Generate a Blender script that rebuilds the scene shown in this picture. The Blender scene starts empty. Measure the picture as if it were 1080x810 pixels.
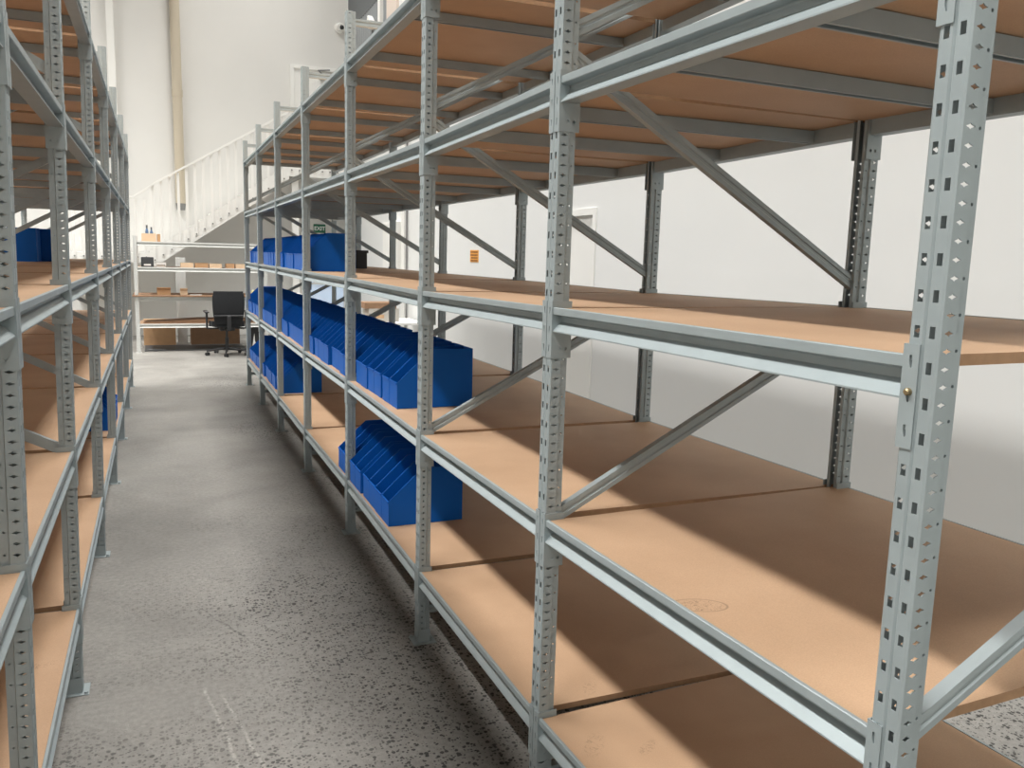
import bpy, math, random
from mathutils import Matrix, Vector, Euler
random.seed(7)
R = math.radians
C = bpy.context.scene.collection
scene = bpy.context.scene

# ------------------------------------------------------------------ materials
def mat(name, col, rough=.5, metal=0.0, noise=0.0, nscale=20, bump=0.0, bscale=200, emit=0.0, spec=.5):
    m = bpy.data.materials.new(name); m.use_nodes = True
    nt = m.node_tree; b = nt.nodes['Principled BSDF']
    b.inputs['Base Color'].default_value = (*col, 1)
    b.inputs['Roughness'].default_value = rough
    b.inputs['Metallic'].default_value = metal
    b.inputs['Specular IOR Level'].default_value = spec
    if emit:
        b.inputs['Emission Color'].default_value = (*col, 1)
        b.inputs['Emission Strength'].default_value = emit
    tc = nt.nodes.new('ShaderNodeTexCoord')
    if noise:
        n = nt.nodes.new('ShaderNodeTexNoise'); n.inputs['Scale'].default_value = nscale; n.inputs['Detail'].default_value = 5
        nt.links.new(tc.outputs['Object'], n.inputs['Vector'])
        mr = nt.nodes.new('ShaderNodeMapRange'); mr.inputs[1].default_value = .3; mr.inputs[2].default_value = .7
        mr.inputs[3].default_value = 1 - noise; mr.inputs[4].default_value = 1 + noise
        nt.links.new(n.outputs['Fac'], mr.inputs[0])
        mx = nt.nodes.new('ShaderNodeVectorMath'); mx.operation = 'SCALE'; mx.inputs[0].default_value = col
        nt.links.new(mr.outputs[0], mx.inputs['Scale']); nt.links.new(mx.outputs[0], b.inputs['Base Color'])
    if bump:
        n2 = nt.nodes.new('ShaderNodeTexNoise'); n2.inputs['Scale'].default_value = bscale; n2.inputs['Detail'].default_value = 3
        nt.links.new(tc.outputs['Object'], n2.inputs['Vector'])
        bp = nt.nodes.new('ShaderNodeBump'); bp.inputs['Strength'].default_value = bump; bp.inputs['Distance'].default_value = .01
        nt.links.new(n2.outputs['Fac'], bp.inputs['Height']); nt.links.new(bp.outputs[0], b.inputs['Normal'])
    return m

M = {}
M['steel'] = mat('galvanised_steel', (.322, .372, .386), .50, .25, .05, 14, .03, 500)
M['steel_white'] = mat('pale_coated_steel', (.66, .67, .65), .45, .15, .03, 8)
M['brass'] = mat('brass_bolt', (.33, .26, .15), .35, .9)
M['blue'] = mat('blue_plastic', (.002, .095, .41), .48, 0, .04, 6, .02, 90, spec=.2)
M['white'] = mat('white_paint', (.80, .80, .77), .6, 0, .015, 2)
M['wall'] = mat('white_wall_paint', (.70, .695, .67), .75, 0, .02, 1.1, .05, 3)
M['wallr'] = mat('white_panel_paint', (.74, .75, .74), .7, 0, .02, .7, .12, 1.6)
M['tan'] = mat('cream_pipe', (.52, .46, .36), .5)
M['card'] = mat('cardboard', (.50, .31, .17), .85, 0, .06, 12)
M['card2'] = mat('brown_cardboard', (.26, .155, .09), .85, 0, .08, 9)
M['cardp'] = mat('pale_cardboard', (.72, .55, .38), .85, 0, .04, 12)
M['black'] = mat('black_plastic', (.018, .019, .021), .45, 0, .05, 20)
M['fabric'] = mat('black_mesh_fabric', (.012, .0135, .016), .9, 0, .12, 60, .2, 400)
M['dark'] = mat('dark_grey_plastic', (.06, .065, .07), .5)
M['grey'] = mat('mid_grey_metal', (.22, .22, .22), .5, .3)
M['paper'] = mat('white_paper', (.82, .82, .80), .7)
M['carton'] = mat('grey_white_carton', (.42, .40, .36), .8, 0, .04, 9)
M['green'] = mat('green_sign', (.01, .13, .07), .45)
M['orange'] = mat('orange_sign', (.80, .36, .05), .45)
M['brown_ink'] = mat('brown_ink', (.22, .08, .02), .6)
M['lemon'] = mat('pale_yellow', (.80, .74, .40), .6)
M['glass_blue'] = mat('pale_blue_daylit_glass', (.62, .76, .95), .2, emit=.75)
M['corr'] = mat('grey_corrugated', (.30, .32, .33), .5, .3)
M['dgrey'] = mat('dark_fascia', (.10, .11, .115), .6)
M['pink'] = mat('beige_panel', (.66, .57, .50), .7)
M['bottle'] = mat('blue_bottle', (.10, .17, .30), .3)

def mdf(name, stamp=None, scuffs=()):
    m = bpy.data.materials.new(name); m.use_nodes = True
    nt = m.node_tree; b = nt.nodes['Principled BSDF']; L = nt.links.new
    b.inputs['Roughness'].default_value = .62; b.inputs['Specular IOR Level'].default_value = .35
    tc = nt.nodes.new('ShaderNodeTexCoord'); geo = nt.nodes.new('ShaderNodeNewGeometry')
    n = nt.nodes.new('ShaderNodeTexNoise'); n.inputs['Scale'].default_value = 3; n.inputs['Detail'].default_value = 4
    L(geo.outputs['Position'], n.inputs['Vector'])
    n2 = nt.nodes.new('ShaderNodeTexNoise'); n2.inputs['Scale'].default_value = 380; n2.inputs['Detail'].default_value = 2
    L(geo.outputs['Position'], n2.inputs['Vector'])
    cr = nt.nodes.new('ShaderNodeValToRGB')
    cr.color_ramp.elements[0].position = .3; cr.color_ramp.elements[0].color = (.425, .277, .172, 1)
    cr.color_ramp.elements[1].position = .72; cr.color_ramp.elements[1].color = (.50, .332, .212, 1)
    L(n.outputs['Fac'], cr.inputs[0])
    mr = nt.nodes.new('ShaderNodeMapRange'); mr.inputs[3].default_value = .93; mr.inputs[4].default_value = 1.07
    mr.inputs[1].default_value = .3; mr.inputs[2].default_value = .7
    L(n2.outputs['Fac'], mr.inputs[0])
    cur = mr.outputs[0]
    def mul(a, bsock):
        x = nt.nodes.new('ShaderNodeMath'); x.operation = 'MULTIPLY'; L(a, x.inputs[0]); L(bsock, x.inputs[1]); return x.outputs[0]
    sep = nt.nodes.new('ShaderNodeSeparateXYZ'); L(geo.outputs['Position'], sep.inputs[0])
    marks = ([(*stamp, True)] if stamp else []) + [(*s, False) for s in scuffs]
    for cx, cy, ang, ra, rb, ring in marks:
        mp = nt.nodes.new('ShaderNodeMapping'); mp.vector_type = 'TEXTURE'
        mp.inputs['Location'].default_value = (cx, cy, 0); mp.inputs['Rotation'].default_value = (0, 0, ang)
        mp.inputs['Scale'].default_value = (ra, rb, 1000)
        L(geo.outputs['Position'], mp.inputs['Vector'])
        ln = nt.nodes.new('ShaderNodeVectorMath'); ln.operation = 'LENGTH'; L(mp.outputs[0], ln.inputs[0])
        nz = nt.nodes.new('ShaderNodeTexNoise'); nz.inputs['Scale'].default_value = 90 if ring else 40; nz.inputs['Detail'].default_value = 1
        nz.inputs['Distortion'].default_value = 1.5
        L(geo.outputs['Position'], nz.inputs['Vector'])
        # a thin scribble where noise crosses .5
        ab = nt.nodes.new('ShaderNodeMath'); ab.operation = 'SUBTRACT'; ab.inputs[1].default_value = .5; L(nz.outputs['Fac'], ab.inputs[0])
        a2 = nt.nodes.new('ShaderNodeMath'); a2.operation = 'ABSOLUTE'; L(ab.outputs[0], a2.inputs[0])
        sc = nt.nodes.new('ShaderNodeMapRange'); sc.inputs[1].default_value = .012; sc.inputs[2].default_value = .035
        sc.inputs[3].default_value = .52 if ring else .74; sc.inputs[4].default_value = 1; L(a2.outputs[0], sc.inputs[0])
        ins = nt.nodes.new('ShaderNodeMapRange'); ins.inputs[1].default_value = .75; ins.inputs[2].default_value = .95; L(ln.outputs['Value'], ins.inputs[0])
        mxi = nt.nodes.new('ShaderNodeMix'); L(ins.outputs[0], mxi.inputs[0]); L(sc.outputs[0], mxi.inputs[2]); mxi.inputs[3].default_value = 1
        cur = mul(cur, mxi.outputs[0])
        if ring:
            r1 = nt.nodes.new('ShaderNodeMath'); r1.operation = 'SUBTRACT'; r1.inputs[1].default_value = .95; L(ln.outputs['Value'], r1.inputs[0])
            r2 = nt.nodes.new('ShaderNodeMath'); r2.operation = 'ABSOLUTE'; L(r1.outputs[0], r2.inputs[0])
            r3 = nt.nodes.new('ShaderNodeMapRange'); r3.inputs[1].default_value = .015; r3.inputs[2].default_value = .06
            r3.inputs[3].default_value = .6; r3.inputs[4].default_value = 1; L(r2.outputs[0], r3.inputs[0])
            cur = mul(cur, r3.outputs[0])
    v = nt.nodes.new('ShaderNodeVectorMath'); v.operation = 'SCALE'; L(cr.outputs[0], v.inputs[0]); L(cur, v.inputs['Scale'])
    L(v.outputs[0], b.inputs['Base Color'])
    return m
M['mdf'] = mdf('mdf_board')
M['edge'] = mat('mdf_core_edge', (.36, .215, .12), .8, 0, .08, 60)
M['mdf_stamp'] = mdf('mdf_board_stamped', (1.008, 1.352, -.42, .060, .033))
M['mdf_scuff'] = mdf('mdf_board_scuffed', None, [(1.03, 1.80, .9, .07, .03), (1.16, 1.74, .6, .05, .02)])
M['mdf_scuff2'] = mdf('mdf_board_scuffed_far', None, [(1.16, 2.07, 1.0, .05, .025)])
M['mdf_scuff3'] = mdf('mdf_board_scuffed_low', None, [(-.38, 2.78, .2, .09, .02)])

def floor_shading():
    m = bpy.data.materials.new('polished_concrete'); m.use_nodes = True
    nt = m.node_tree; b = nt.nodes['Principled BSDF']; L = nt.links.new
    geo = nt.nodes.new('ShaderNodeNewGeometry'); P = geo.outputs['Position']
    def noise(s, d=4, dist=0):
        n = nt.nodes.new('ShaderNodeTexNoise'); n.inputs['Scale'].default_value = s; n.inputs['Detail'].default_value = d
        n.inputs['Distortion'].default_value = dist; L(P, n.inputs['Vector']); return n.outputs['Fac']
    def mrange(x, a, c, lo, hi):
        r = nt.nodes.new('ShaderNodeMapRange'); L(x, r.inputs[0])
        for k, vv in zip((1, 2, 3, 4), (a, c, lo, hi)): r.inputs[k].default_value = vv
        return r.outputs[0]
    def op(o, a, c):
        x = nt.nodes.new('ShaderNodeMath'); x.operation = o
        for k, s in enumerate((a, c)):
            if isinstance(s, (int, float)): x.inputs[k].default_value = s
            else: L(s, x.inputs[k])
        return x.outputs[0]
    cloud = mrange(noise(1.1, 6, .6), .3, .7, .76, 1.24)
    fine = mrange(noise(45, 4), .3, .7, .86, 1.14)
    grain = mrange(noise(260, 2), .3, .7, .86, 1.14)
    # dark aggregate stones showing where the grind went deeper
    def stones(scale, cut, dark):
        vo = nt.nodes.new('ShaderNodeTexVoronoi'); vo.inputs['Scale'].default_value = scale
        wv = nt.nodes.new('ShaderNodeVectorMath'); wv.operation = 'ADD'
        nn = nt.nodes.new('ShaderNodeTexNoise'); nn.inputs['Scale'].default_value = scale * 1.3; L(P, nn.inputs['Vector'])
        s2 = nt.nodes.new('ShaderNodeVectorMath'); s2.operation = 'SCALE'; s2.inputs['Scale'].default_value = .5 / scale
        L(nn.outputs['Color'], s2.inputs[0]); L(P, wv.inputs[0]); L(s2.outputs[0], wv.inputs[1])
        L(wv.outputs[0], vo.inputs['Vector'])
        sp = nt.nodes.new('ShaderNodeSeparateColor'); L(vo.outputs['Color'], sp.inputs[0])
        size = mrange(sp.outputs[0], .35, 1, 0, cut)       # random size, some cells empty
        d = op('SUBTRACT', vo.outputs['Distance'], size)
        return mrange(d, -.03, .05, dark, 1)
    st = op('MULTIPLY', stones(62, .54, .16), stones(100, .50, .28))
    sepn = nt.nodes.new('ShaderNodeSeparateXYZ'); L(P, sepn.inputs[0])
    dens = noise(.75, 3, .3)
    near = mrange(sepn.outputs['Y'], 2.6, 6.5, .12, -.12)
    side = mrange(sepn.outputs['X'], .05, .75, -.10, .10)
    mask = mrange(op('ADD', op('ADD', dens, near), side), .42, .62, 0, 1)
    mixs = nt.nodes.new('ShaderNodeMix'); L(mask, mixs.inputs[0]); mixs.inputs[2].default_value = 1; L(st, mixs.inputs[3])
    # hairline scratches
    sc = noise(1.6, 8, 1.6)
    scl = op('ABSOLUTE', op('SUBTRACT', sc, .5), 0)
    scratch = mrange(scl, .0, .006, 1.12, 1.0)
    def line(x0, y0, x1, y1, w, gain):
        mp = nt.nodes.new('ShaderNodeMapping'); mp.vector_type = 'TEXTURE'
        mp.inputs['Location'].default_value = ((x0 + x1) / 2, (y0 + y1) / 2, 0); mp.inputs['Rotation'].default_value = (0, 0, math.atan2(y1 - y0, x1 - x0))
        nzv = nt.nodes.new('ShaderNodeTexNoise'); nzv.inputs['Scale'].default_value = 9; L(P, nzv.inputs['Vector'])
        wob = nt.nodes.new('ShaderNodeVectorMath'); wob.operation = 'SCALE'; wob.inputs['Scale'].default_value = .03; L(nzv.outputs['Color'], wob.inputs[0])
        ad = nt.nodes.new('ShaderNodeVectorMath'); ad.operation = 'ADD'; L(P, ad.inputs[0]); L(wob.outputs[0], ad.inputs[1])
        L(ad.outputs[0], mp.inputs['Vector']); sx = nt.nodes.new('ShaderNodeSeparateXYZ'); L(mp.outputs[0], sx.inputs[0])
        across = mrange(op('ABSOLUTE', sx.outputs[1], 0), w * .3, w, 1, 0); hl = math.hypot(x1 - x0, y1 - y0) / 2
        along = mrange(op('ABSOLUTE', sx.outputs[0], 0), hl * .8, hl, 1, 0)
        k = op('MULTIPLY', op('MULTIPLY', across, along), mrange(noise(60, 3), .4, .6, .2, 1))
        return op('ADD', op('MULTIPLY', k, gain), 1)
    for a in ((.115, 3.15, .215, 2.45, .008, .55), (.175, 3.05, .285, 2.45, .008, .5), (.12, 3.9, .34, 3.4, .006, -.45)):
        scratch = op('MULTIPLY', scratch, line(*a))
    tot = op('MULTIPLY', op('MULTIPLY', op('MULTIPLY', cloud, fine), op('MULTIPLY', grain, mixs.outputs[0])), scratch)
    v = nt.nodes.new('ShaderNodeVectorMath'); v.operation = 'SCALE'; v.inputs[0].default_value = (.248, .240, .223); L(tot, v.inputs['Scale'])
    L(v.outputs[0], b.inputs['Base Color'])
    b.inputs['Roughness'].default_value = .5
    b.inputs['Specular IOR Level'].default_value = .35
    L(mrange(noise(3, 4), .3, .7, .40, .58), b.inputs['Roughness'])
    bp = nt.nodes.new('ShaderNodeBump'); bp.inputs['Strength'].default_value = .15; bp.inputs['Distance'].default_value = .004
    L(fine, bp.inputs['Height']); L(bp.outputs[0], b.inputs['Normal'])
    return m
M['floor'] = floor_shading()

# ------------------------------------------------------------------ mesh helpers
class MB:
    def __init__(s): s.v = []; s.f = []
    def add(s, vs, fs):
        o = len(s.v); s.v += [tuple(p) for p in vs]; s.f += [tuple(i + o for i in f) for f in fs]; return s
    def box(s, x0, x1, y0, y1, z0, z1):
        vs = [(x, y, z) for z in (z0, z1) for y in (y0, y1) for x in (x0, x1)]
        return s.add(vs, [(0, 2, 3, 1), (4, 5, 7, 6), (0, 1, 5, 4), (2, 6, 7, 3), (0, 4, 6, 2), (1, 3, 7, 5)])
    def bbox(s, x0, x1, y0, y1, z0, z1, c=.005):
        """a box with chamfered edges all round"""
        vs = []; fs = []
        import itertools
        idx = {}
        for sx, sy, sz in itertools.product((0, 1), repeat=3):
            X = (x0, x1)[sx]; Y = (y0, y1)[sy]; Z = (z0, z1)[sz]
            ix = c if not sx else -c; iy = c if not sy else -c; iz = c if not sz else -c
            for k, p in enumerate(((X, Y + iy, Z + iz), (X + ix, Y, Z + iz), (X + ix, Y + iy, Z))):
                idx[(sx, sy, sz, k)] = len(vs); vs.append(p)
        g = lambda a, b, cc, k: idx[(a, b, cc, k)]
        fs += [tuple(g(a, b, cc, 0) for b, cc in ((0, 0), (1, 0), (1, 1), (0, 1))) for a in (0, 1)]
        fs += [tuple(g(a, b, cc, 1) for a, cc in ((0, 0), (1, 0), (1, 1), (0, 1))) for b in (0, 1)]
        fs += [tuple(g(a, b, cc, 2) for a, b in ((0, 0), (1, 0), (1, 1), (0, 1))) for cc in (0, 1)]
        for b in (0, 1):
            for cc in (0, 1): fs.append((g(0, b, cc, 1), g(1, b, cc, 1), g(1, b, cc, 2), g(0, b, cc, 2)))
        for a in (0, 1):
            for cc in (0, 1): fs.append((g(a, 0, cc, 0), g(a, 1, cc, 0), g(a, 1, cc, 2), g(a, 0, cc, 2)))
            for b in (0, 1): fs.append((g(a, b, 0, 0), g(a, b, 1, 0), g(a, b, 1, 1), g(a, b, 0, 1)))
        for a in (0, 1):
            for b in (0, 1):
                for cc in (0, 1): fs.append((g(a, b, cc, 0), g(a, b, cc, 1), g(a, b, cc, 2)))
        return s.add(vs, fs)
    def prism(s, poly, axis, a, b):
        """poly = 2D points in the two other axes (x,y,z order), extruded along axis from a to b"""
        def P(p, t):
            q = list(p); q.insert(axis, t); return q
        n = len(poly)
        vs = [P(p, a) for p in poly] + [P(p, b) for p in poly]
        fs = [tuple(range(n))[::-1], tuple(range(n, 2 * n))] + [(i, (i + 1) % n, (i + 1) % n + n, i + n) for i in range(n)]
        return s.add(vs, fs)
    def tube(s, p0, p1, r0, r1=None, n=12, cap=True):
        r1 = r0 if r1 is None else r1
        p0 = Vector(p0); p1 = Vector(p1); d = (p1 - p0).normalized()
        u = d.orthogonal().normalized(); w = d.cross(u)
        vs = []
        for p, r in ((p0, r0), (p1, r1)):
            for k in range(n):
                a = 2 * math.pi * k / n; vs.append(p + u * math.cos(a) * r + w * math.sin(a) * r)
        fs = [(k, (k + 1) % n, (k + 1) % n + n, k + n) for k in range(n)]
        if cap: fs += [tuple(range(n))[::-1], tuple(range(n, 2 * n))]
        return s.add(vs, fs)
    def mesh(s, name, m, merge=False, smooth=False):
        import bmesh
        me = bpy.data.meshes.new(name); me.from_pydata(s.v, [], s.f)
        bm = bmesh.new(); bm.from_mesh(me)
        if merge: bmesh.ops.remove_doubles(bm, verts=bm.verts, dist=1e-5)
        bmesh.ops.recalc_face_normals(bm, faces=bm.faces)
        bm.to_mesh(me); bm.free()
        me.materials.append(m)
        if smooth:
            for p in me.polygons: p.use_smooth = True
        return me

def link(name, me, parent=None, loc=(0, 0, 0), rot=(0, 0, 0)):
    o = bpy.data.objects.new(name, me); C.objects.link(o)
    o.location = loc; o.rotation_euler = rot
    if parent: o.parent = parent
    return o
def part(name, mb, m, parent, loc=(0, 0, 0), rot=(0, 0, 0), **k):
    return link(name, mb.mesh(name, m, **k), parent, loc, rot)
def tag(o, label, cat, group=None, kind=None):
    o['label'] = label; o['category'] = cat
    if group: o['group'] = group
    if kind: o['kind'] = kind
    return o
def thing(name, label, cat, loc=(0, 0, 0), rz=0, group=None):
    o = link(name, None, None, loc, (0, 0, rz)); return tag(o, label, cat, group)
def struct(name, mb, m, label, cat):
    o = part(name, mb, m, None); return tag(o, label, cat, None, 'structure')

# ------------------------------------------------------------------ perforated sheet
DIAMOND = [(.0092, 0), (.0030, .0021), (0, .0046), (-.0030, .0021), (-.0092, 0), (-.0030, -.0021), (0, -.0046), (.0030, -.0021)]
def rect(w, h): return [(w, 0), (w, h), (0, h), (-w, h), (-w, 0), (-w, -h), (0, -h), (w, -h)]
def circ(r): return [(r * math.cos(a), r * math.sin(a)) for a in [k * math.pi / 4 for k in range(8)]]
def cell(mb, a, b, z0, z1, hole=None, cu=.5):
    """one cell of sheet between plan points a and b; hole = 8 points about its centre"""
    a = Vector((*a, 0)); b = Vector((*b, 0)); w = (b - a).length; d = (b - a) / w; zc = (z0 + z1) / 2; uc = w * cu
    def P(u, z): p = a + d * u; return (p.x, p.y, z)
    out = [P(w, zc), P(w, z1), P(uc, z1), P(0, z1), P(0, zc), P(0, z0), P(uc, z0), P(w, z0)]
    if hole is None:
        mb.add(out, [tuple(range(8))]); return
    ins = [P(uc + u, zc + v) for u, v in hole]
    mb.add(out + ins, [(k, (k + 1) % 8, (k + 1) % 8 + 8, k + 8) for k in range(8)])
def solid_mesh(mb, name, m, th):
    me = mb.mesh(name, m, merge=True)
    o = bpy.data.objects.new('tmp', me); C.objects.link(o)
    md = o.modifiers.new('s', 'SOLIDIFY'); md.thickness = th; md.offset = 0; md.use_even_offset = True
    dg = bpy.context.evaluated_depsgraph_get(); me2 = bpy.data.meshes.new_from_object(o.evaluated_get(dg))
    bpy.data.objects.remove(o); me2.name = name
    return me2

def upright_mesh(name, H, m):
    """open omega section, web at x=0 facing -x, flanks at y=+-.025, perforated"""
    mb = MB(); h = .0125
    nz = int(round(H / .025)); zs = .025
    prof = [(.048, -.0085), (.048, -.0195), (.0315, -.0195), (.0285, -.025), (.002, -.025), (0, -.022), (0, -.0035), (.0035, 0), (0, .0035), (0, .022), (.002, .025), (.0285, .025), (.0315, .0195), (.048, .0195), (.048, .0085)]
    for k in range(nz):
        z0 = k * zs; z1 = z0 + zs
        for i in range(len(prof) - 1):
            a, b = prof[i], prof[i + 1]; hole = None; cu = .5
            if i in (3, 10): hole = DIAMOND
            elif i in (5, 8):
                if k % 2 == 0: hole = rect(.0046, .0085)
            elif i in (1, 12):
                if k % 2 == 1: hole = circ(.0026)
            cell(mb, a, b, z0, z1, hole, cu)
    return solid_mesh(mb, name, m, .0018)

BEAM_H = .064
def beam_mesh(name, L, m):
    prof = [(0, 0), (0, .003), (.020, .0225), (.025, .0255), (.026, .039), (.023, .0425), (.002, .0445), (0, .0465), (0, .0625), (.0015, .064), (.0085, .064), (.0085, .045), (.046, .045), (.046, 0)]
    return MB().prism(prof, 1, 0, L).mesh(name, m)
def conn_mesh(name, m, s=1):
    """angle connector at the start of a beam (s=1) or its end (s=-1); origin on the upright's centre line, z=0 at the beam's lip"""
    mb = MB()
    x = -.0022; ya, yb = .0022 * s, .0275 * s
    hook = [(.0032, 0), (.0032, .009), (.0005, .0095), (-.0015, .0095), (-.0018, .004), (-.0018, -.008), (.0005, -.0085), (.0012, -.006)]
    for z0 in (-.07, -.02, .03):
        cell(mb, (x, ya), (x, yb), z0, z0 + .05, hook)
    for i, z0 in enumerate((-.07, -.02, .03)):
        if i == 0:
            cell(mb, (x, yb), (.026, yb), z0, z0 + .05, circ(.0046), .82)
            cell(mb, (.026, yb), (.055, yb), z0, z0 + .05, circ(.0046), .45)
        else:
            cell(mb, (x, yb), (.026, yb), z0, z0 + .05); cell(mb, (.026, yb), (.055, yb), z0, z0 + .05)
    return solid_mesh(mb, name, m, .0026)
def brace_mesh(name, L, m):
    prof = [(-.011, -.0175), (.011, -.0175), (.011, .0175), (-.011, .0175), (-.011, .006), (-.0075, .003), (-.0075, -.003), (-.011, -.006)]   # (y,z)
    return MB().prism(prof, 0, 0, L).mesh(name, m)
def base_mesh(name, m):
    mb = MB(); mb.bbox(-.022, .075, -.045, .045, 0, .004, .001)
    mb.box(.0, .05, -.0295, -.0275, .004, .06); mb.box(.0, .05, .0275, .0295, .004, .06)
    mb.tube((-.012, .035, .004), (-.012, .035, .011), .007, n=6)
    return mb.mesh(name, m)

_cache = {}
def cached(key, fn):
    if key not in _cache: _cache[key] = fn()
    return _cache[key]

LIPS = [.2605, .8372, 1.4115, 1.9893, 2.5661]
def board_mesh(poly, t):
    me = MB().prism(poly, 2, -t, 0).mesh('board', M['mdf']); me.materials.append(M['edge'])
    for p in me.polygons:
        if abs(p.normal.z) < .5: p.material_index = 1
    return me
def build_rack(root, ys, depth, lips, H, m, mname, xo=None, zo=None, lean=0, bars=(), boardmats={}, mirror=False, plates=True, bolts=(), braces=True, bar_y=None, board=True, rear_trim=True):
    """local frame: +x into the rack, y along it, web of the front uprights at x=0. mirror: the camera's end is the last y."""
    n = len(ys); xo = xo or [0] * n; zo = zo or [0] * n
    um = cached(('up', H, mname), lambda: upright_mesh('upright_' + mname, H, m))
    bm_ = cached(('base', mname), lambda: base_mesh('base_plate', m))
    cs = cached(('conn', 1, mname), lambda: conn_mesh('connector', m, 1)); ce = cached(('conn', -1, mname), lambda: conn_mesh('connector', m, -1))
    for i, y in enumerate(ys):
        f = link('upright', um, root, (xo[i], y, 0), (0, math.atan(lean), 0)); link('base_plate', bm_, f)
        r = link('upright', um, root, (xo[i] + depth, y, 0), (0, -math.atan(-lean), math.pi) if False else (0, 0, 0))
        r.matrix_local = Matrix.Translation((xo[i] + depth, y, 0)) @ Euler((0, math.atan(lean), 0)).to_matrix().to_4x4() @ Matrix.Rotation(math.pi, 4, 'Z')
        link('base_plate', bm_, r)
        def brace(za, zb, nm):
            a = Vector((xo[i] + .035 + lean * za, y, za)); b = Vector((xo[i] + depth - .035 + lean * zb, y, zb))
            L = (b - a).length
            me = cached(('br', round(L, 3), mname), lambda: brace_mesh('brace', L, m))
            link(nm, me, root, a, (0, -math.atan2(b.z - a.z, b.x - a.x), 0))
        if braces == 'full':
            brace(.90, 1.43, 'diagonal_brace'); brace(2.115, 1.545, 'diagonal_brace'); brace(2.17, 2.70, 'diagonal_brace')
            brace(.14, .14, 'horizontal_brace'); brace(H - .05, H - .05, 'horizontal_brace')
        elif braces:
            brace(.14, .14, 'horizontal_brace'); brace(H - .1, H - .1, 'horizontal_brace'); brace(.25, .8, 'diagonal_brace')
    for li, lz in enumerate(lips):
        for i in range(n - 1):
            a = Vector((xo[i] + lean * lz, ys[i], lz + zo[i])); b = Vector((xo[i + 1] + lean * lz, ys[i + 1], lz + zo[i + 1]))
            d = (b - a); L = d.length - .054
            rot = Matrix.Rotation(-math.atan2(d.x, d.y), 4, 'Z') @ Matrix.Rotation(math.atan2(d.z, math.hypot(d.x, d.y)), 4, 'X')
            bm2 = cached(('beam', round(L, 3), mname), lambda: beam_mesh('beam_' + mname, L, m))
            o = link('beam', bm2, root); o.matrix_local = Matrix.Translation(a) @ rot @ Matrix.Translation((0, .027, 0))
            for me, pos in ((cs, -.027), (ce, L + .027)):
                link('connector', me, o, (0, pos, 0))
            if (li, i) in bolts:
                pos = bolts[(li, i)]; mb = MB(); mb.tube((-.0035, 0, 0), (-.009, 0, 0), .0058, .0050, 14); mb.tube((-.009, 0, 0), (-.0105, 0, 0), .0050, .0032, 14)
                q = part('bolt', mb, M['brass'], o, (0, pos + (0 if pos < .5 else L), .012)); q['label'] = 'brass coloured bolt head'
            # rear beam, turned about
            o = link('beam', bm2, root)
            o.matrix_local = Matrix.Translation(b + Vector((depth, 0, 0))) @ rot @ Matrix.Rotation(math.pi, 4, 'Z') @ Matrix.Translation((0, .027, 0))
            for me, pos in ((cs, -.027), (ce, L + .027)):
                link('connector', me, o, (0, pos, 0))
            # board, notched round the four uprights
            if board:
                t = .0175; y0, y1 = .022, d.length - .028
                e = .0095; dd = depth - e; nx = .058; ny = .031
                poly = [(e, ny), (nx, ny), (nx, y0), (depth - nx, y0), (depth - nx, ny), (dd, ny), (dd, d.length - ny), (depth - nx, d.length - ny), (depth - nx, y1), (nx, y1), (nx, d.length - ny), (e, d.length - ny)]
                me = cached(('bd', round(d.length, 3), depth), lambda: board_mesh(poly, t))
                bmm = boardmats.get((li, i))
                if bmm: me = me.copy(); me.materials[0] = bmm
                o = link('shelf_board', me, root); o.matrix_local = Matrix.Translation(a) @ rot @ Matrix.Translation((0, 0, .0620))
            if li in bars:
                ll = d.length
                bl = depth - 2 * .047
                key = ('bar', round(bl, 3), mname)
                def mk():
                    pr = [(-.016, .006), (-.016, .0425), (.016, .0425), (.016, .006), (.010, .006), (.010, .0085), (.0135, .0085), (.0135, .040), (-.0135, .040), (-.0135, .0085), (-.010, .0085), (-.010, .006)]
                    return MB().prism(pr, 0, 0, bl).mesh('support_bar_' + mname, m)
                bme = cached(key, mk)
                fr = (bar_y[i] if bar_y else [.25, .5, .75])
                for q in fr:
                    o = link('support_bar', bme, root); o.matrix_local = Matrix.Translation(a) @ rot @ Matrix.Translation((.047, q * ll, 0))

# ------------------------------------------------------------------ room
YB, XR = 17.0, 3.6
SY0, SY1 = 15.95, 16.93
SL = .683; Z0 = lambda x: 1.785 + SL * (x - .68)      # lower edge of the stringer
zu = Z0(2.28) + .30
mb = MB(); mb.box(-9, 9, -4, YB + .3, -.1, 0)
struct('floor', mb, M['floor'], 'dark grey polished concrete floor with exposed dark aggregate', 'floor')
mb = MB(); mb.box(-9, XR + .2, YB, YB + .2, 0, 10)
struct('wall_back', mb, M['wall'], 'tall cream white wall behind the staircase', 'wall')
mb = MB(); mb.box(XR, XR + .2, -4, 6.64, 0, 10); mb.box(XR, XR + .2, 7.62, YB, 0, 10); mb.box(XR, XR + .2, 6.64, 7.62, 2.06, 10)
struct('wall_right', mb, M['wallr'], 'white side wall behind the long shelving rack', 'wall')
mb = MB(); mb.box(-9.2, -9, -4, YB, 0, 10)
struct('wall_left', mb, M['wall'], 'white wall beyond the shelving across the aisle', 'wall')
mb = MB(); mb.box(-9, XR, -4.2, -4, 0, 10)
struct('wall_front', mb, M['wall'], 'white wall at the near end of the warehouse', 'wall')
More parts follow.
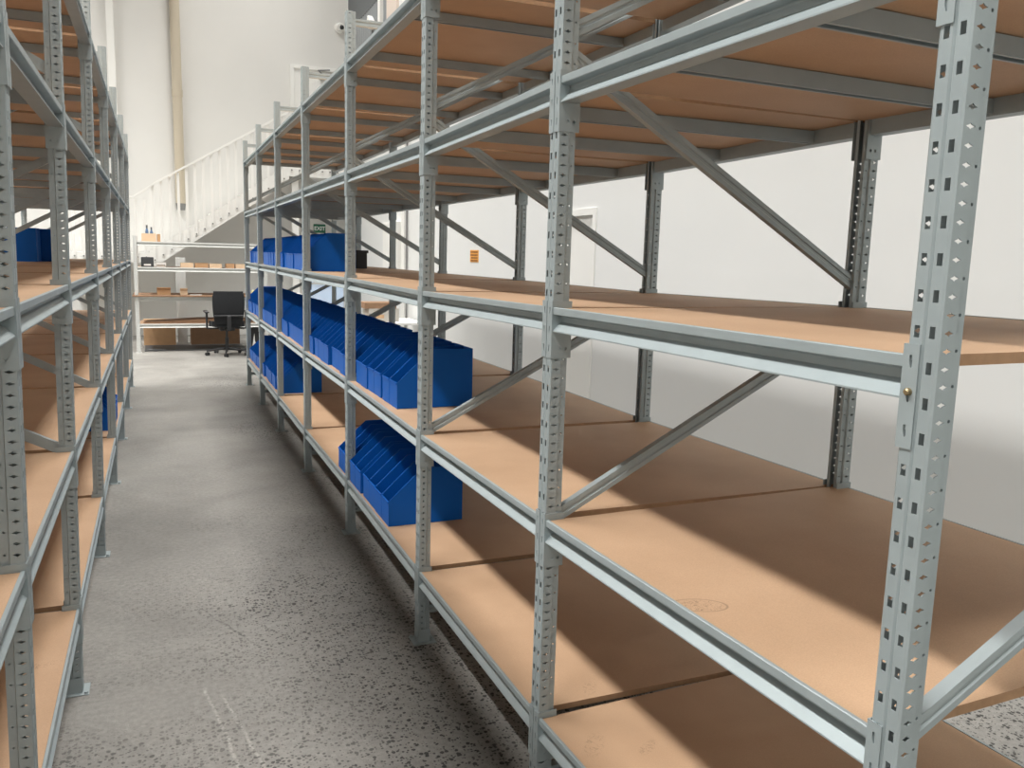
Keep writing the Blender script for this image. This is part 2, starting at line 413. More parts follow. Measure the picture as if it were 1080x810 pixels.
# door in the side wall: flat leaf in a frame, top at 2.0
mb = MB(); mb.box(XR - .012, XR + .1, 6.64, 6.70, 0, 2.06); mb.box(XR - .012, XR + .1, 7.56, 7.62, 0, 2.06); mb.box(XR - .012, XR + .1, 6.70, 7.56, 2.0, 2.06)
mb.box(XR + .02, XR + .06, 6.70, 7.56, .01, 2.0)
d1 = struct('door_1', mb, M['white'], 'white flush door set in the side wall', 'door')
mb = MB(); mb.tube((XR + .06, 6.80, 1.0), (XR + .0, 6.80, 1.0), .01); mb.tube((XR + .0, 6.79, 1.0), (XR + .0, 6.92, 1.0), .009)
part('door_handle', mb, M['grey'], d1)
# trims: shallow white column at the wall joint, cream pilaster on the back wall
mb = MB(); mb.box(XR - .05, XR, 12.75, 12.95, 0, 10)
struct('trim_1', mb, M['white'], 'white vertical trim on the side wall', 'trim')
mb = MB(); mb.box(-.66, -.545, YB - .10, YB, 0, 10)
struct('trim_2', mb, M['white'], 'narrow white column running up the back wall', 'column')
# upper cladding on the side wall
mb = MB(); pts = []
for k in range(0, 81):
    y = 13.95 + k * (2.75 / 80); pts.append((XR - .03 - (.03 if (k // 2) % 2 else 0), y))
poly = pts + [(XR, 16.7), (XR, 13.95)]
mb.prism(poly, 2, 4.2, 5.80)
struct('wall_cladding', mb, M['corr'], 'grey corrugated cladding high on the side wall', 'cladding')
mb = MB(); mb.box(XR - .06, XR, 13.95, 16.75, 5.80, 6.5)
struct('trim_3', mb, M['dgrey'], 'dark fascia above the corrugated cladding', 'trim')
mb = MB(); mb.box(XR - .10, XR, 14.12, 14.26, 3.6, 8)
struct('trim_4', mb, M['white'], 'white post beside the corrugated cladding', 'trim')
mb = MB(); mb.box(XR - .04, XR, 13.30, 13.92, 3.6, 8)
struct('wall_panel', mb, M['pink'], 'beige panel high on the side wall', 'panel')

# glass door under the EXIT sign
d2 = tag(link('door_2', None, None, (2.62, YB, 0)), 'pale blue glazed door below the EXIT sign', 'door', None, 'structure')
mb = MB(); mb.box(0, .06, -.06, 0, 0, 2.0); mb.box(.84, .90, -.06, 0, 0, 2.0); mb.box(.06, .84, -.06, 0, 1.94, 2.0); mb.box(.06, .84, -.06, 0, 0, .12); mb.box(.06, .84, -.06, 0, .98, 1.03)
part('door_frame', mb, M['white'], d2)
mb = MB(); mb.box(.06, .84, -.03, -.02, .12, 1.94); part('door_glass', mb, M['glass_blue'], d2)

# upper door at the stair head
d3 = tag(link('door_3', None, None, (2.47, YB, zu + .002)), 'white door at the head of the stairs', 'door', None, 'structure')
mb = MB(); mb.box(0, .07, -.05, 0, 0, 1.97); mb.box(.88, .95, -.05, 0, 0, 1.97); mb.box(.07, .88, -.05, 0, 1.90, 1.97)
part('door_frame', mb, M['white'], d3)
mb = MB(); mb.box(.075, .875, -.025, 0, 0, 1.9); part('door_leaf', mb, M['white'], d3)
mb = MB(); mb.box(.55, .80, -.09, -.03, 1.76, 1.82); mb.tube((.62, -.07, 1.82), (.50, -.20, 1.87), .012); mb.tube((.50, -.20, 1.87), (.74, -.09, 1.92), .012)
part('door_closer', mb, M['grey'], d3)

# ------------------------------------------------------------------ the racks
A0 = .9605
yR = [.845, 1.994, 3.193, 4.670, 6.150, 7.650, 9.085, 10.467]
xo = [.015, -.019, -.010, .002, 0, .003, .004, .005]; zo = [.003, .001, -.011, -.004, -.002, .003, .003, .008]
rr = thing('shelving_rack', 'long galvanised shelving rack with fibreboard shelves, standing along the white side wall', 'shelving rack', (A0, yR[0], 0))
build_rack(rr, [y - yR[0] for y in yR], 1.0735, LIPS, 2.875, M['steel'], 'steel', xo=xo, zo=zo, lean=.004, bars=(3, 4), braces='full',
           boardmats={(1, 0): M['mdf_stamp'], (0, 0): M['mdf_scuff'], (0, 1): M['mdf_scuff2']}, bolts={(2, 0): -.027 + .014},
           bar_y=[[.27, .62], [.19, .61], [.21, .76], [.21, .76], [.21, .74], [.21, .76], [.21, .76]])
yL = [.85, 2.035, 3.225, 4.715, 6.21, 7.68, 9.19, 10.65]
lr = thing('shelving_rack', 'galvanised shelving rack across the aisle, facing the one along the white wall', 'shelving rack', (-.302, yL[-1], 0), math.pi)
build_rack(lr, [yL[-1] - y for y in yL[::-1]], 1.0735, LIPS, 2.875, M['steel'], 'steel', lean=-.018, bars=(3, 4), braces='full',
           boardmats={(0, 5): M['mdf_scuff3']}, bar_y=[[.24, .79]] * 5 + [[.38, .81]] * 2)
# bench rack at the far end, rotated to run across
BY = 14.19; BLIP = [.385, .805, 1.265, 1.655]
br = thing('storage_bench', 'pale steel shelving bench in front of the staircase', 'workbench', (-.30, BY, 0), math.pi / 2)
build_rack(br, [-1.93, 0], .80, BLIP, 1.80, M['steel_white'], 'white', bars=(), braces=False)
mb = MB(); mb.bbox(-.05, .86, -1.95, .06, .872, .895, .003)
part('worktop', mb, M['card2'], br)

# ------------------------------------------------------------------ blue bins
BW, BD, BH = .137, .372, .276
def bin_mesh():
    t = .003; mb = MB(); w = BW - .004
    side = [(0, 0), (BD, 0), (BD, BH), (.165, BH), (0, .122)]
    for y in (0, w - t): mb.prism(side, 1, y, y + t)
    mb.box(t, BD - t, t, w - t, 0, t)                    # base
    mb.box(0, t, t, w - t, 0, .122)                      # low front wall
    mb.box(-.004, 0, .004, w - .004, .114, .122)         # rolled lip
    mb.prism([(BD - t, 0), (BD, 0), (BD, BH), (BD - t, BH)], 1, t, w - t)
    mb.box(.012, BD - .01, w / 2 - .001, w / 2 + .001, t, .05)   # low centre rib
    return mb.mesh('shelf_bin', M['blue'])
BIN = bin_mesh()
ORD = ['first', 'second', 'third', 'fourth', 'fifth', 'sixth', 'seventh', 'eighth', 'ninth', 'tenth', 'eleventh', 'twelfth', 'thirteenth', 'fourteenth', 'fifteenth', 'sixteenth',
       'seventeenth', 'eighteenth', 'nineteenth', 'twentieth']
TENS = {2: 'twenty', 3: 'thirty', 4: 'forty'}
def ordinal(k):
    if k < 20: return ORD[k]
    t, u = divmod(k + 1, 10)
    return {2: 'twentieth', 3: 'thirtieth', 4: 'fortieth'}[t] if u == 0 else TENS[t] + '-' + ORD[u - 1]
def board_top(ys, zofs, li, y):
    for i in range(len(ys) - 1):
        if ys[i] <= y <= ys[i + 1]:
            t = (y - ys[i]) / (ys[i + 1] - ys[i]); return LIPS[li] + .0622 + zofs[i] * (1 - t) + zofs[i + 1] * t
    return LIPS[li] + .0622
def bins(y0, count, xf, li, label, group, gaps=(), jitter=.010, ys=None, zofs=None, rot=0, pair=True):
    off = 0; y = y0; ys = ys or yR; zofs = zofs or zo
    for k in range(count):
        for yu in ys:
            if y < yu + .031 and y + BW > yu - .031: y = yu + .032
        z = max(board_top(ys, zofs, li, y), board_top(ys, zofs, li, y + BW)) + .0006
        if k % 2 == 0 or not pair: off = random.uniform(-jitter, jitter)
        if k in gaps: y += .035
        o = link('shelf_bin', BIN, None, (xf + off + random.uniform(-.002, .002), y + (BW if rot else 0), z), (0, 0, rot + random.uniform(-.004, .004)))
        tag(o, 'blue bin, ' + ordinal(k) + ' from the near end ' + label, 'bin', group)
        y += BW + .001
    return y
zt = lambda L, k=0: LIPS[L] + .0628 + k
bins(3.735, 6, 1.014, 1, 'of the waist-high shelf row', 'blue bins at the near end of the waist-high shelf', gaps=(2,))
bins(4.705, 40, .996, 1, 'of the waist-high run past the fourth post', 'blue bins on the waist-high shelf past the fourth post', gaps=(2, 4, 8, 14, 22, 30))
bins(3.765, 6, .982, 0, 'of the small lowest-shelf cluster', 'blue bins in the small cluster on the lowest shelf', gaps=(4,), jitter=.006)
bins(4.705, 2, .992, 0, 'of the lowest-shelf pair behind a post', 'blue bins behind a post on the lowest shelf')
bins(7.74, 18, .994, 0, 'of the far lowest-shelf row', 'blue bins in the far row on the lowest shelf', gaps=(4, 9, 13))
bins(6.183, 9, .994, 2, 'of the chest-high shelf row', 'blue bins on the chest-high shelf', gaps=(2, 6))
bins(7.74, 8, .994, 2, 'of the middle group, chest-high shelf', 'blue bins in the middle group on the chest-high shelf', gaps=(3,))
bins(9.12, 7, .996, 2, 'of the far group, chest-high shelf', 'blue bins in the far group on the chest-high shelf')
bins(7.98, 2, -.905 - BD, 2, 'of the set-back pair across the aisle', 'blue bins set back on the shelf across the aisle', ys=yL, zofs=[0] * 8)
bins(8.27, 4, -.80 - BD, 2, 'of those turned away across the aisle', 'blue bins turned away on the shelf across the aisle', ys=yL, zofs=[0] * 8)
bins(6.44, 6, -.318, 0, 'of those low down across the aisle', 'blue bins low down across the aisle', ys=yL, zofs=[0] * 8, rot=math.pi)
# black crate at the back of the chest-high shelf
t = thing('plastic_crate', 'black plastic crate at the back of the chest-high shelf', 'crate', (1.53, 7.35, board_top(yR, zo, 2, 7.5) + .0012))
mb = MB(); mb.box(0, .18, 0, .24, 0, .012); mb.box(0, .012, 0, .24, .012, .155); mb.box(.168, .18, 0, .24, .012, .155); mb.box(.012, .168, 0, .012, .012, .155); mb.box(.012, .168, .228, .24, .012, .155)
part('crate_body', mb, M['black'], t)
mb = MB(); mb.box(-.01, .19, -.01, .0, .135, .16); mb.box(-.01, .19, .24, .25, .135, .16); part('rim', mb, M['black'], t)

# ------------------------------------------------------------------ bench contents
def carton(name, label, x, y, z, w, d, h, m, grp=None, flaps=False, opened=False):
    t = thing(name, label, 'box', (x, y, z), 0, grp)
    mb = MB()
    if opened:
        k = .004; mb.box(0, w, 0, d, 0, k); mb.box(0, w, 0, k, k, h); mb.box(0, w, d - k, d, k, h); mb.box(0, k, k, d - k, k, h); mb.box(w - k, w, k, d - k, k, h)
    else: mb.bbox(0, w, 0, d, 0, h, .003)
    part('box_body', mb, m, t)
    if flaps:
        mb = MB(); mb.add([(0, 0, h), (w, 0, h), (w, -.05, h + .03), (0, -.05, h + .03), (0, .003, h + .002), (w, .003, h + .002), (w, -.048, h + .034), (0, -.048, h + .034)],
                          [(0, 1, 2, 3), (4, 7, 6, 5), (0, 4, 5, 1), (3, 2, 6, 7), (0, 3, 7, 4), (1, 5, 6, 2)])
        part('flap', mb, m, t)
    return t
b_t = lambda k: BLIP[k] + .0625
T3, T2, T1, T0 = b_t(3), b_t(2), .8955, b_t(0)
carton('cardboard_box', 'small open cardboard box holding bottles on top of the bench', -.20, BY + .10, T3, .21, .2, .125, M['cardp'], opened=True)
for k, (x, h) in enumerate(((-.12, .25), (-.055, .22))):
    t = thing('bottle', ('taller' if k == 0 else 'shorter') + ' dark blue bottle standing in the open cardboard box', 'bottle', (x, BY + .2, T3 + .0042), 0, 'bottles in the open box')
    mb = MB(); mb.tube((0, 0, 0), (0, 0, h * .62), .024); mb.tube((0, 0, h * .62), (0, 0, h * .8), .024, .011, cap=False); part('bottle_body', mb, M['bottle'], t)
    mb = MB(); mb.tube((0, 0, h * .8), (0, 0, h), .013); part('cap', mb, M['dark'], t)
carton('cardboard_box', 'plain cardboard box beside the bottle box on top of the bench', .02, BY + .12, T3, .05, .15, .12, M['card'])
t = thing('storage_crate', 'dark grey crate with a white label on the upper bench shelf', 'crate', (-.22, BY + .08, T2))
mb = MB(); mb.bbox(0, .18, 0, .3, 0, .15, .008); part('crate_body', mb, M['dark'], t)
mb = MB(); mb.box(.04, .14, -.002, 0, .02, .045); part('paper_label', mb, M['paper'], t)
t = thing('label_printer', 'small white device beside the dark grey crate', 'printer', (-.01, BY + .12, T2))
mb = MB(); mb.bbox(0, .15, 0, .2, .02, .075, .008); mb.box(.01, .14, .01, .19, 0, .02); part('device_body', mb, M['paper'], t)
mb = MB(); mb.box(.02, .13, -.003, 0, .03, .036); part('paper_slot', mb, M['dark'], t)
nb = ['first', 'second', 'third', 'fourth', 'fifth']
for k, (x, w, h) in enumerate(((.35, .19, .075), (.56, .20, .075), (.775, .19, .07), (1.03, .125, .075), (1.175, .14, .07))):
    carton('cardboard_box', 'low open cardboard box, ' + nb[k] + ' along from the white device on the bench', x, BY + .08, T2, w, .22, h, M['card'] if k % 2 else M['cardp'], 'low cardboard boxes on the upper bench shelf', flaps=False, opened=True)
carton('cardboard_box', 'open cardboard tray with folded flap on the bench worktop', -.01, BY + .10, T1, .20, .2, .085, M['card'], opened=True, flaps=True)
carton('cardboard_box', 'small pale cardboard box beside the open tray on the worktop', .33, BY + .12, T1, .11, .14, .075, M['cardp'], flaps=True)
mb = MB(); mb.add([(.47, BY + .05, T1 + .001), (.64, BY + .03, T1 + .001), (.66, BY + .20, T1 + .001), (.49, BY + .23, T1 + .001)] + [(.47, BY + .05, T1 + .005), (.64, BY + .03, T1 + .012), (.66, BY + .20, T1 + .006), (.49, BY + .23, T1 + .004)], [(0, 3, 2, 1), (4, 5, 6, 7), (0, 1, 5, 4), (1, 2, 6, 5), (2, 3, 7, 6), (3, 0, 4, 7)])
tag(part('paper_sheet', mb, M['paper'], None), 'white paper lying on the bench worktop', 'paper')
t = thing('spray_bottle', 'pale yellow bottle at the far end of the bench worktop', 'bottle', (1.44, BY + .10, T1))
mb = MB(); mb.tube((0, 0, 0), (0, 0, .07), .035, .034); mb.tube((0, 0, .07), (0, 0, .085), .034, .012, cap=False); part('bottle_body', mb, M['lemon'], t)
mb = MB(); mb.tube((0, 0, .085), (0, 0, .10), .013); part('cap', mb, M['paper'], t)
mb = MB(); mb.prism([(-.22, 0), (1.35, 0), (1.35, .05), (.6, .055), (.2, .03), (-.22, .012)], 1, BY + .12, BY + .66)
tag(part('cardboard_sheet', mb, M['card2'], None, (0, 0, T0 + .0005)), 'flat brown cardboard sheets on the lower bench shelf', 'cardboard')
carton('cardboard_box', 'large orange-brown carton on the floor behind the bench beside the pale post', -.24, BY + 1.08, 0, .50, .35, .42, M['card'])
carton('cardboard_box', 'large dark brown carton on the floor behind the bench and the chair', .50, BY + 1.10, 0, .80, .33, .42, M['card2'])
t = thing('computer_tower', 'black computer case on the floor under the far end of the bench', 'computer', (1.36, BY + .1, 0))
mb = MB(); mb.bbox(0, .17, 0, .4, .01, .36, .006); part('case_body', mb, M['black'], t)
mb = MB(); mb.prism([(.05, .06), (.12, .06), (.09, .16), (.085, .28)], 1, -.003, .0); part('front_badge', mb, M['paper'], t)
mb = MB(); CZ = .019
for k in range(24):
    a = k / 24 * 2 * math.pi; b2 = (k + 1) / 24 * 2 * math.pi
    mb.tube((-.05 + .13 * math.cos(a), BY + .25 + .06 * math.sin(a), CZ), (-.05 + .13 * math.cos(b2), BY + .25 + .06 * math.sin(b2), CZ), .006, n=6)
tag(part('cable_loop', mb, M['grey'], None), 'grey cable loop lying on the floor under the bench', 'cable')

mb = MB(); mb.bbox(-.22, 1.32, BY + .16, BY + .98, 0, .012, .004)  # thin dark sheet added to stand in for the shade under the bench
tag(part('floor_shading', mb, M['dark'], None), 'dark sheet added as shade on the floor beneath the bench', 'shade sheet')
# ------------------------------------------------------------------ office chair
t = thing('office_chair', 'black mesh-back office chair on castors in front of the bench', 'chair', (.97, 13.66, 0), R(3))
def grid_slab(fn, nu, nv, th, m, name, smooth=True):
    mb = MB(); vs = []; 
    for s_ in (0, 1):
        for j in range(nv + 1):
            for i in range(nu + 1):
                p, n_ = fn(i / nu, j / nv); vs.append(tuple(Vector(p) + Vector(n_) * (th * (s_ - .5))))
    W = nu + 1; N = W * (nv + 1); fs = []
    for j in range(nv):
        for i in range(nu):
            a = j * W + i; fs += [(a, a + 1, a + 1 + W, a + W), (a + N, a + W + N, a + 1 + W + N, a + 1 + N)]
    for i in range(nu): fs += [(i, i + N, i + 1 + N, i + 1), (nv * W + i, nv * W + i + 1, nv * W + i + 1 + N, nv * W + i + N)]
    for j in range(nv): fs += [(j * W, (j + 1) * W, (j + 1) * W + N, j * W + N), (j * W + nu, j * W + nu + N, (j + 1) * W + nu + N, (j + 1) * W + nu)]
    mb.add(vs, fs); return mb
def back(u, v):
    w = .225 + .012 * math.sin(v * math.pi) - .025 * (1 - v) ** 2 + (.0 if v < .9 else -.01)
    x = (u - .5) * 2 * w
    return (x, -.27 - .05 * math.sin((v) * math.pi * .9) * .5 - .04 * v + .05 * (1 - abs(u - .5) * 2) * -.4 + .03, .50 + .50 * v), (0, 1, 0)
part('backrest', grid_slab(back, 12, 14, .022, None, ''), M['fabric'], t, smooth=False)
mb = MB(); mb.bbox(-.215, .215, -.325, -.295, .615, .64, .006); mb.bbox(-.03, .03, -.34, -.30, .40, .63, .008); mb.bbox(-.03, .03, -.34, .0, .40, .43, .008); part('back_support', mb, M['black'], t)
def seat(u, v):
    a = (u - .5) * 2; b3 = (v - .5) * 2
    return (a * .25 * (1 - .05 * b3 * b3), b3 * .245 * (1 - .08 * a * a), .475 + .015 * a * a - .012 * b3), (0, 0, 1)
part('seat', grid_slab(seat, 10, 10, .085, None, ''), M['fabric'], t)
for s in (-1, 1):
    mb = MB(); mb.bbox(s * .30 - .035, s * .30 + .035, -.16, .10, .665, .69, .01); part('armrest', mb, M['black'], t)
    mb = MB(); mb.bbox(s * .29 - .014, s * .29 + .014, -.05, .02, .42, .666, .005); mb.bbox(min(s * .29, s * .12), max(s * .29, s * .12), -.05, .02, .41, .43, .005); part('arm_post', mb, M['black'], t)
mb = MB(); mb.bbox(-.11, .11, -.12, .12, .385, .44, .01); mb.tube((.11, .05, .41), (.27, .05, .40), .007); part('tilt_mechanism', mb, M['black'], t)
mb = MB(); mb.tube((0, 0, .10), (0, 0, .27), .028); mb.tube((0, 0, .27), (0, 0, .39), .018); part('gas_lift', mb, M['black'], t)
st = MB(); st.tube((0, 0, .085), (0, 0, .13), .045, .038, 16)
for k in range(5):
    a = R(-100 + 72 * k); ca, sa = math.cos(a), math.sin(a)
    st.tube((ca * .03, sa * .03, .108), (ca * .31, sa * .31, .072), .023, .013, 8)
base = part('star_base', st, M['black'], t)
cm = MB(); cm.tube((-.012, 0, .026), (-.028, 0, .026), .026, n=16); cm.tube((.012, 0, .026), (.028, 0, .026), .026, n=16); cm.tube((-.012, 0, .03), (.012, 0, .03), .014, n=10); cm.tube((0, 0, .03), (0, 0, .075), .007, n=8)
cme = cm.mesh('caster', M['black'])
for k in range(5):
    a = R(-100 + 72 * k); link('caster', cme, base, (math.cos(a) * .30, math.sin(a) * .30, 0), (0, 0, a + .6))

# ------------------------------------------------------------------ staircase


st = thing('staircase', 'white steel staircase with close balusters rising along the back wall', 'staircase', (-.10, SY0, 0))
ox, oy = .10, -SY0
xa, xb = -.10, 2.28
def P(x): return x + .10
for yy in (0, SY1 - SY0 - .03):
    mb = MB(); mb.prism([(P(xa), Z0(xa)), (P(xb), Z0(xb)), (P(xb), Z0(xb) + .30), (P(xa), Z0(xa) + .30)], 1, yy, yy + .03); part('stringer', mb, M['white'], st)
ns = 14; run = (xb - xa) / ns
for k in range(ns):
    x = xa + k * run; z = Z0(x) + .30 - .01
    mb = MB(); mb.box(P(x), P(x + run + .02), .03, SY1 - SY0 - .03, z, z + .03); mb.box(P(x + run), P(x + run) + .012, .03, SY1 - SY0 - .03, z + .03 - .0, z + run * SL); part('tread', mb, M['white'], st)
mb = MB(); mb.prism([(P(xa), Z0(xa) + .01), (P(xb), Z0(xb) + .01), (P(xb), Z0(xb) + .022), (P(xa), Z0(xa) + .022)], 1, .03, SY1 - SY0 - .03); part('soffit_panel', mb, M['white'], st)
# lower landing and upper landing
zl = Z0(xa) + .28
mb = MB(); mb.box(P(-1.5), P(xa), 0, SY1 - SY0, zl - .16, zl); part('landing', mb, M['white'], st)
zu = Z0(xb) + .30
mb = MB(); mb.box(P(xb), P(3.58), 0, SY1 - SY0, zu - .20, zu); part('landing', mb, M['white'], st)
# balusters
zr = lambda x: (2.46 if x < -.02 else 2.822 + .592 * (x - .203))
zr2 = zu + .98
bal = []
x = -1.4
while x < 3.5:
    if x < xa: zb, ztp = zl - .10, 2.44
    elif x < xb: zb, ztp = Z0(x) + .08, min(max(2.44, 2.81 + .604 * (x - .203)), 9)
    else: zb, ztp = zu - .12, zr2
    bal.append((x, zb, ztp)); x += .138
for x, zb, ztp in bal:
    mb = MB(); mb.box(P(x) - .022, P(x) + .022, -.016, -.002, zb, ztp); q = part('baluster', mb, M['white'], st)
    mb = MB(); mb.tube((P(x), -.016, zb + .03), (P(x), -.026, zb + .03), .014, n=8); part('bolt_cap', mb, M['grey'], q)
rail = [(-1.45, 2.46), (-.33, 2.46), (.06, 2.735), (xb, 2.81 + .604 * (xb - .203) + .02), (xb + .02, zr2), (3.56, zr2)]
mb = MB()
for (x0, z0), (x1, z1) in zip(rail, rail[1:]):
    mb.prism([(P(x0), z0), (P(x1), z1), (P(x1), z1 + .035), (P(x0), z0 + .035)], 1, -.05, .01)
part('handrail', mb, M['white'], st)
mb = MB(); mb.bbox(0, .16, 0, .10, 0, 1.47, .004); mb.box(-.03, .19, -.03, .13, 0, .012)
tag(part('support_post', mb, M['steel_white'], None, (.30, 15.55, 0)), 'pale square steel post under the lower end of the stairs', 'post')
mb = MB(); mb.bbox(0, .12, 0, .12, 0, zu - .202, .004)
tag(part('support_post', mb, M['white'], None, (2.34, 16.05, 0)), 'tall white post holding up the upper stair landing', 'post')
t = thing('drain_pipe', 'cream drain pipe running down the tall white wall', 'pipe', (.455, YB - .09, 0))
mb = MB(); mb.tube((0, 0, 2.45), (0, 0, 8), .085, n=20); part('pipe_run', mb, M['tan'], t)
mb = MB(); mb.tube((0, 0, 4.35), (0, 0, 4.47), .095, n=20); part('joint_collar', mb, M['tan'], t)
mb = MB(); mb.tube((0, 0, 2.33), (0, 0, 2.45), .07, .09, n=16); part('outlet', mb, M['grey'], t)

# security camera on the back wall
t = thing('security_camera', 'white dome security camera mounted high on the back wall', 'camera', (3.42, YB + .003, 5.92))
mb = MB(); mb.tube((0, 0, 0), (0, -.05, 0), .10, .10, 20); mb.tube((0, -.05, 0), (0, -.12, -.01), .085, .06, 20); part('housing', mb, M['white'], t)
mb = MB(); mb.tube((.02, -.12, -.01), (.035, -.15, -.02), .042, .03, 16); part('lens', mb, M['black'], t)

# exit sign
t = thing('exit_sign', 'green EXIT sign on the back wall over the glazed door', 'sign', (3.0, YB, 2.085))
mb = MB(); mb.bbox(-.115, .115, -.03, 0, -.085, .085, .004); part('sign_box', mb, M['green'], t)
def text(name, body, size, m, parent, loc, rot, bold=0):
    cu = bpy.data.curves.new(name, 'FONT'); cu.body = body; cu.size = size; cu.align_x = 'CENTER'; cu.align_y = 'CENTER'; cu.extrude = .001; cu.offset = bold
    o = bpy.data.objects.new('tmp', cu); C.objects.link(o)
    dg = bpy.context.evaluated_depsgraph_get(); me = bpy.data.meshes.new_from_object(o.evaluated_get(dg)); bpy.data.objects.remove(o)
    me.materials.clear(); me.materials.append(m)
    return link(name, me, parent, loc, rot)
text('lettering', 'EXIT', .105, M['paper'], t, (0, -.031, 0), (R(90), 0, 0), .002)

# orange notice on the side wall: rows of illegible small print
t = thing('wall_notice', 'small orange notice with dark print fixed to the white side wall', 'sign', (XR, 9.74, 1.615))
mb = MB(); mb.box(-.004, 0, -.145, .145, -.073, .073); part('notice_plate', mb, M['orange'], t)
mb = MB(); random.seed(3)
for r_, z in enumerate((.048, .012, -.022, -.055)):
    y = -.12
    while y < .11:
        w = random.uniform(.012, .04); mb.box(-.006, -.004, y, min(y + w, .125), z - .009, z + .009); y += w + .01
part('printed_rows', mb, M['brown_ink'], t)

# small fittings on the side wall
t = thing('wall_conduit', 'thin grey conduit running down the white side wall', 'pipe', (XR, 12.70, 0))
mb = MB(); mb.tube((-.025, 0, .0), (-.025, 0, 4.5), .014, n=10); part('conduit_tube', mb, M['grey'], t)
mb = MB(); mb.box(-.035, 0, -.03, .03, 1.0, 1.04); mb.box(-.035, 0, -.03, .03, 2.4, 2.44); part('clip', mb, M['grey'], t)
t = thing('wall_cabinet', 'shallow white box fixed to the side wall beside the thin conduit', 'cabinet', (XR, 13.0, 1.25))
mb = MB(); mb.bbox(-.14, 0, 0, .75, 0, .88, .006); part('cabinet_body', mb, M['white'], t)
mb = MB(); mb.box(-.146, -.14, .03, .72, .03, .85); part('cabinet_door', mb, M['white'], t)
t = thing('wall_fitting', 'small white fitting high on the corrugated cladding', 'wall fitting', (XR - .06, 14.75, 5.50))  # plain white box on the cladding, gives no light
mb = MB(); mb.bbox(-.09, .0, -.10, .10, -.08, .08, .008); part('housing', mb, M['paper'], t, rot=(R(35), 0, 0))
mb = MB(); mb.box(-.02, .02, -.015, .015, -.16, -.06); part('bracket', mb, M['grey'], t)

# ------------------------------------------------------------------ packing table beyond the long rack
t = thing('packing_table', 'white topped packing table standing beyond the long rack', 'table', (2.15, 11.55, 0))
mb = MB(); mb.bbox(0, 1.38, 0, .85, .62, .655, .004); part('tabletop', mb, M['paper'], t)
for x in (.05, 1.29):
    for y in (.05, .76):
        mb = MB(); mb.box(x, x + .04, y, y + .04, 0, .62); part('leg', mb, M['steel_white'], t)
TT = .6555
gc = carton('cardboard_box', 'grey white carton with a brown label on the packing table', 2.76, 11.75, TT, .44, .4, .185, M['carton'])
mb = MB(); mb.box(.10, .22, -.002, 0, .05, .10); part('paper_label', mb, M['card'], gc)['label'] = 'brown label'
carton('cardboard_box', 'brown cardboard carton lying on top of the grey white carton', 2.70, 11.75, TT + .186, .46, .4, .085, M['card2'])
carton('cardboard_box', 'flat brown carton at the near side of the packing table', 2.30, 11.70, TT, .42, .35, .03, M['card2'])
t = thing('stool', 'white moulded stool between the glazed door and the packing table', 'stool', (2.22, 13.2, 0))
mb = MB(); mb.bbox(-.2, .2, -.2, .2, .60, .64, .01); part('seat', mb, M['paper'], t)
mb = MB(); mb.prism([(-.19, .64), (-.15, .64), (-.19, .98), (-.23, .98)], 1, -.19, .19); part('backrest', mb, M['paper'], t)
for sx in (-1, 1):
    for sy in (-1, 1):
        mb = MB(); mb.tube((sx * .16, sy * .16, .60), (sx * .21, sy * .21, 0), .017, .014); part('leg', mb, M['paper'], t)
# white cabinet beyond the shelving across the aisle
t = thing('storage_cabinet', 'cream cabinet standing beyond the shelving across the aisle', 'cabinet', (-3.3, 14.6, 0))
mb = MB(); mb.bbox(0, 1.2, 0, .5, 0, 1.95, .006); part('cabinet_body', mb, M['white'], t)
for x in (.02, .61):
    mb = MB(); mb.box(x, x + .57, -.015, 0, .05, 1.9); q = part('cabinet_door', mb, M['paper'], t)
    mb = MB(); mb.box(.53 if x < .1 else .66, .545 if x < .1 else .675, -.03, -.015, .9, 1.05); part('handle', mb, M['grey'], q)

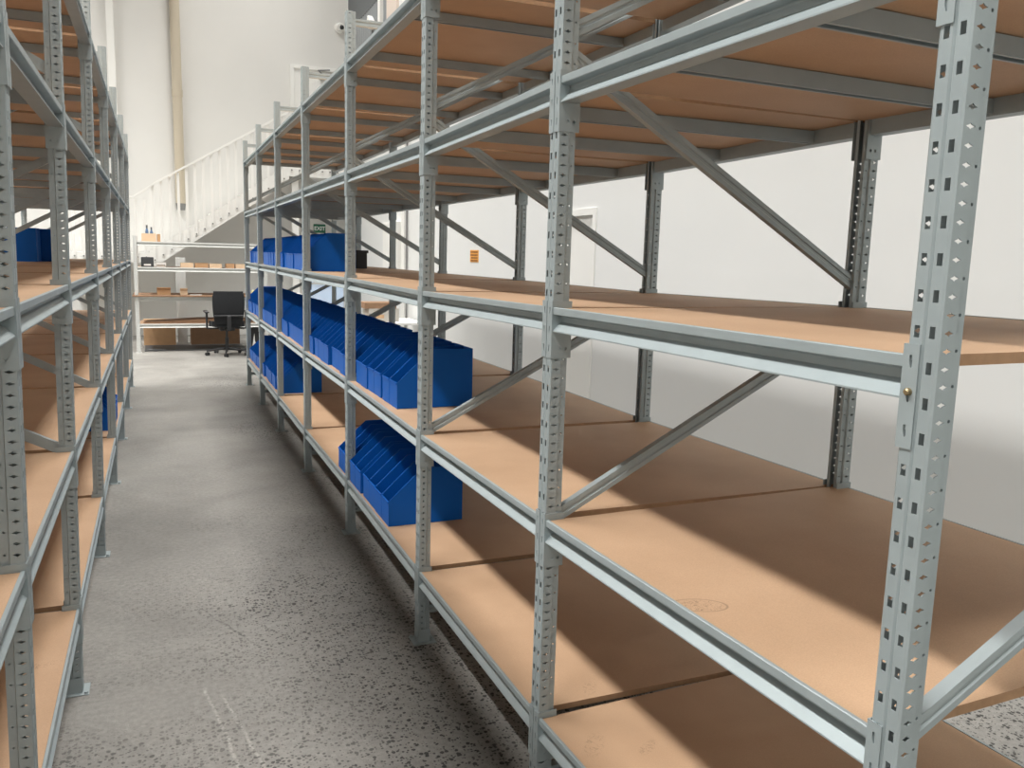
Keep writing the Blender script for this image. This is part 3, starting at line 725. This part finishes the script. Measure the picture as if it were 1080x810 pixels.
# ------------------------------------------------------------------ light
def area(name, loc, sx, sy, power, col=(1, .98, .945), spread=130):
    l = bpy.data.lights.new(name, 'AREA'); l.shape = 'RECTANGLE'; l.size = sx; l.size_y = sy; l.energy = power; l.spread = R(spread); l.color = col
    o = bpy.data.objects.new(name, l); C.objects.link(o); o.location = loc; return o
for k, y in enumerate((-1.2, 2.0, 5.2, 8.4, 11.6, 14.8)):
    e = .72 if y > 14 else .95 if y > 11 else 1; g = 1.25 if y > 5 else 1
    area('ceiling_lamp', (-3.6, y, 9), .7, 2.7, 800 * e * (1.1 if y > 8 else 1), spread=112)
    area('ceiling_lamp', (1.75, y, 9), 1.5, 2.7, 330 * e * g, spread=120)
for k, y in enumerate((0.5, 5.0, 9.5, 14)):
    area('ceiling_lamp', (-7, y, 9), .7, 2.7, 200)
w = bpy.data.worlds.new('ambient'); scene.world = w; w.use_nodes = True
w.node_tree.nodes['Background'].inputs[0].default_value = (.93, .96, 1, 1); w.node_tree.nodes['Background'].inputs[1].default_value = .14

# ------------------------------------------------------------------ camera (fitted to the photograph)
f, yaw, pit, rol, HC = 880.8825, .4022, .1494, .0248, 1.6
def ray(u, v):
    X = (u - 540) / f; Y = (v - 405) / f
    c, s = math.cos(rol), math.sin(rol); X, Y = X * c + Y * s, -X * s + Y * c
    c, s = math.cos(pit), math.sin(pit); yf = c - Y * s; z = -s - Y * c
    c, s = math.cos(yaw), math.sin(yaw); return Vector((X * c + yf * s, -X * s + yf * c, z))
fw = ray(540, 405); rt = (ray(540 + f, 405) - fw).normalized(); up = (fw - ray(540, 405 + f)).normalized(); fw = fw.normalized()
cd = bpy.data.cameras.new('camera'); co = bpy.data.objects.new('camera', cd); C.objects.link(co)
cd.sensor_fit = 'HORIZONTAL'; cd.sensor_width = 36; cd.lens = f / 1080 * 36; cd.clip_start = .02
mt = Matrix((rt, up, -fw)).transposed().to_4x4(); mt.translation = (0, 0, HC); co.matrix_world = mt
scene.camera = co
scene.view_settings.view_transform = 'Standard'; scene.view_settings.look = 'None'; scene.view_settings.gamma = 1; scene.view_settings.exposure = -1.41
scene.view_settings.use_curve_mapping = False
scene.cycles.use_adaptive_sampling = False; scene.cycles.max_bounces = 8; scene.cycles.diffuse_bounces = 5
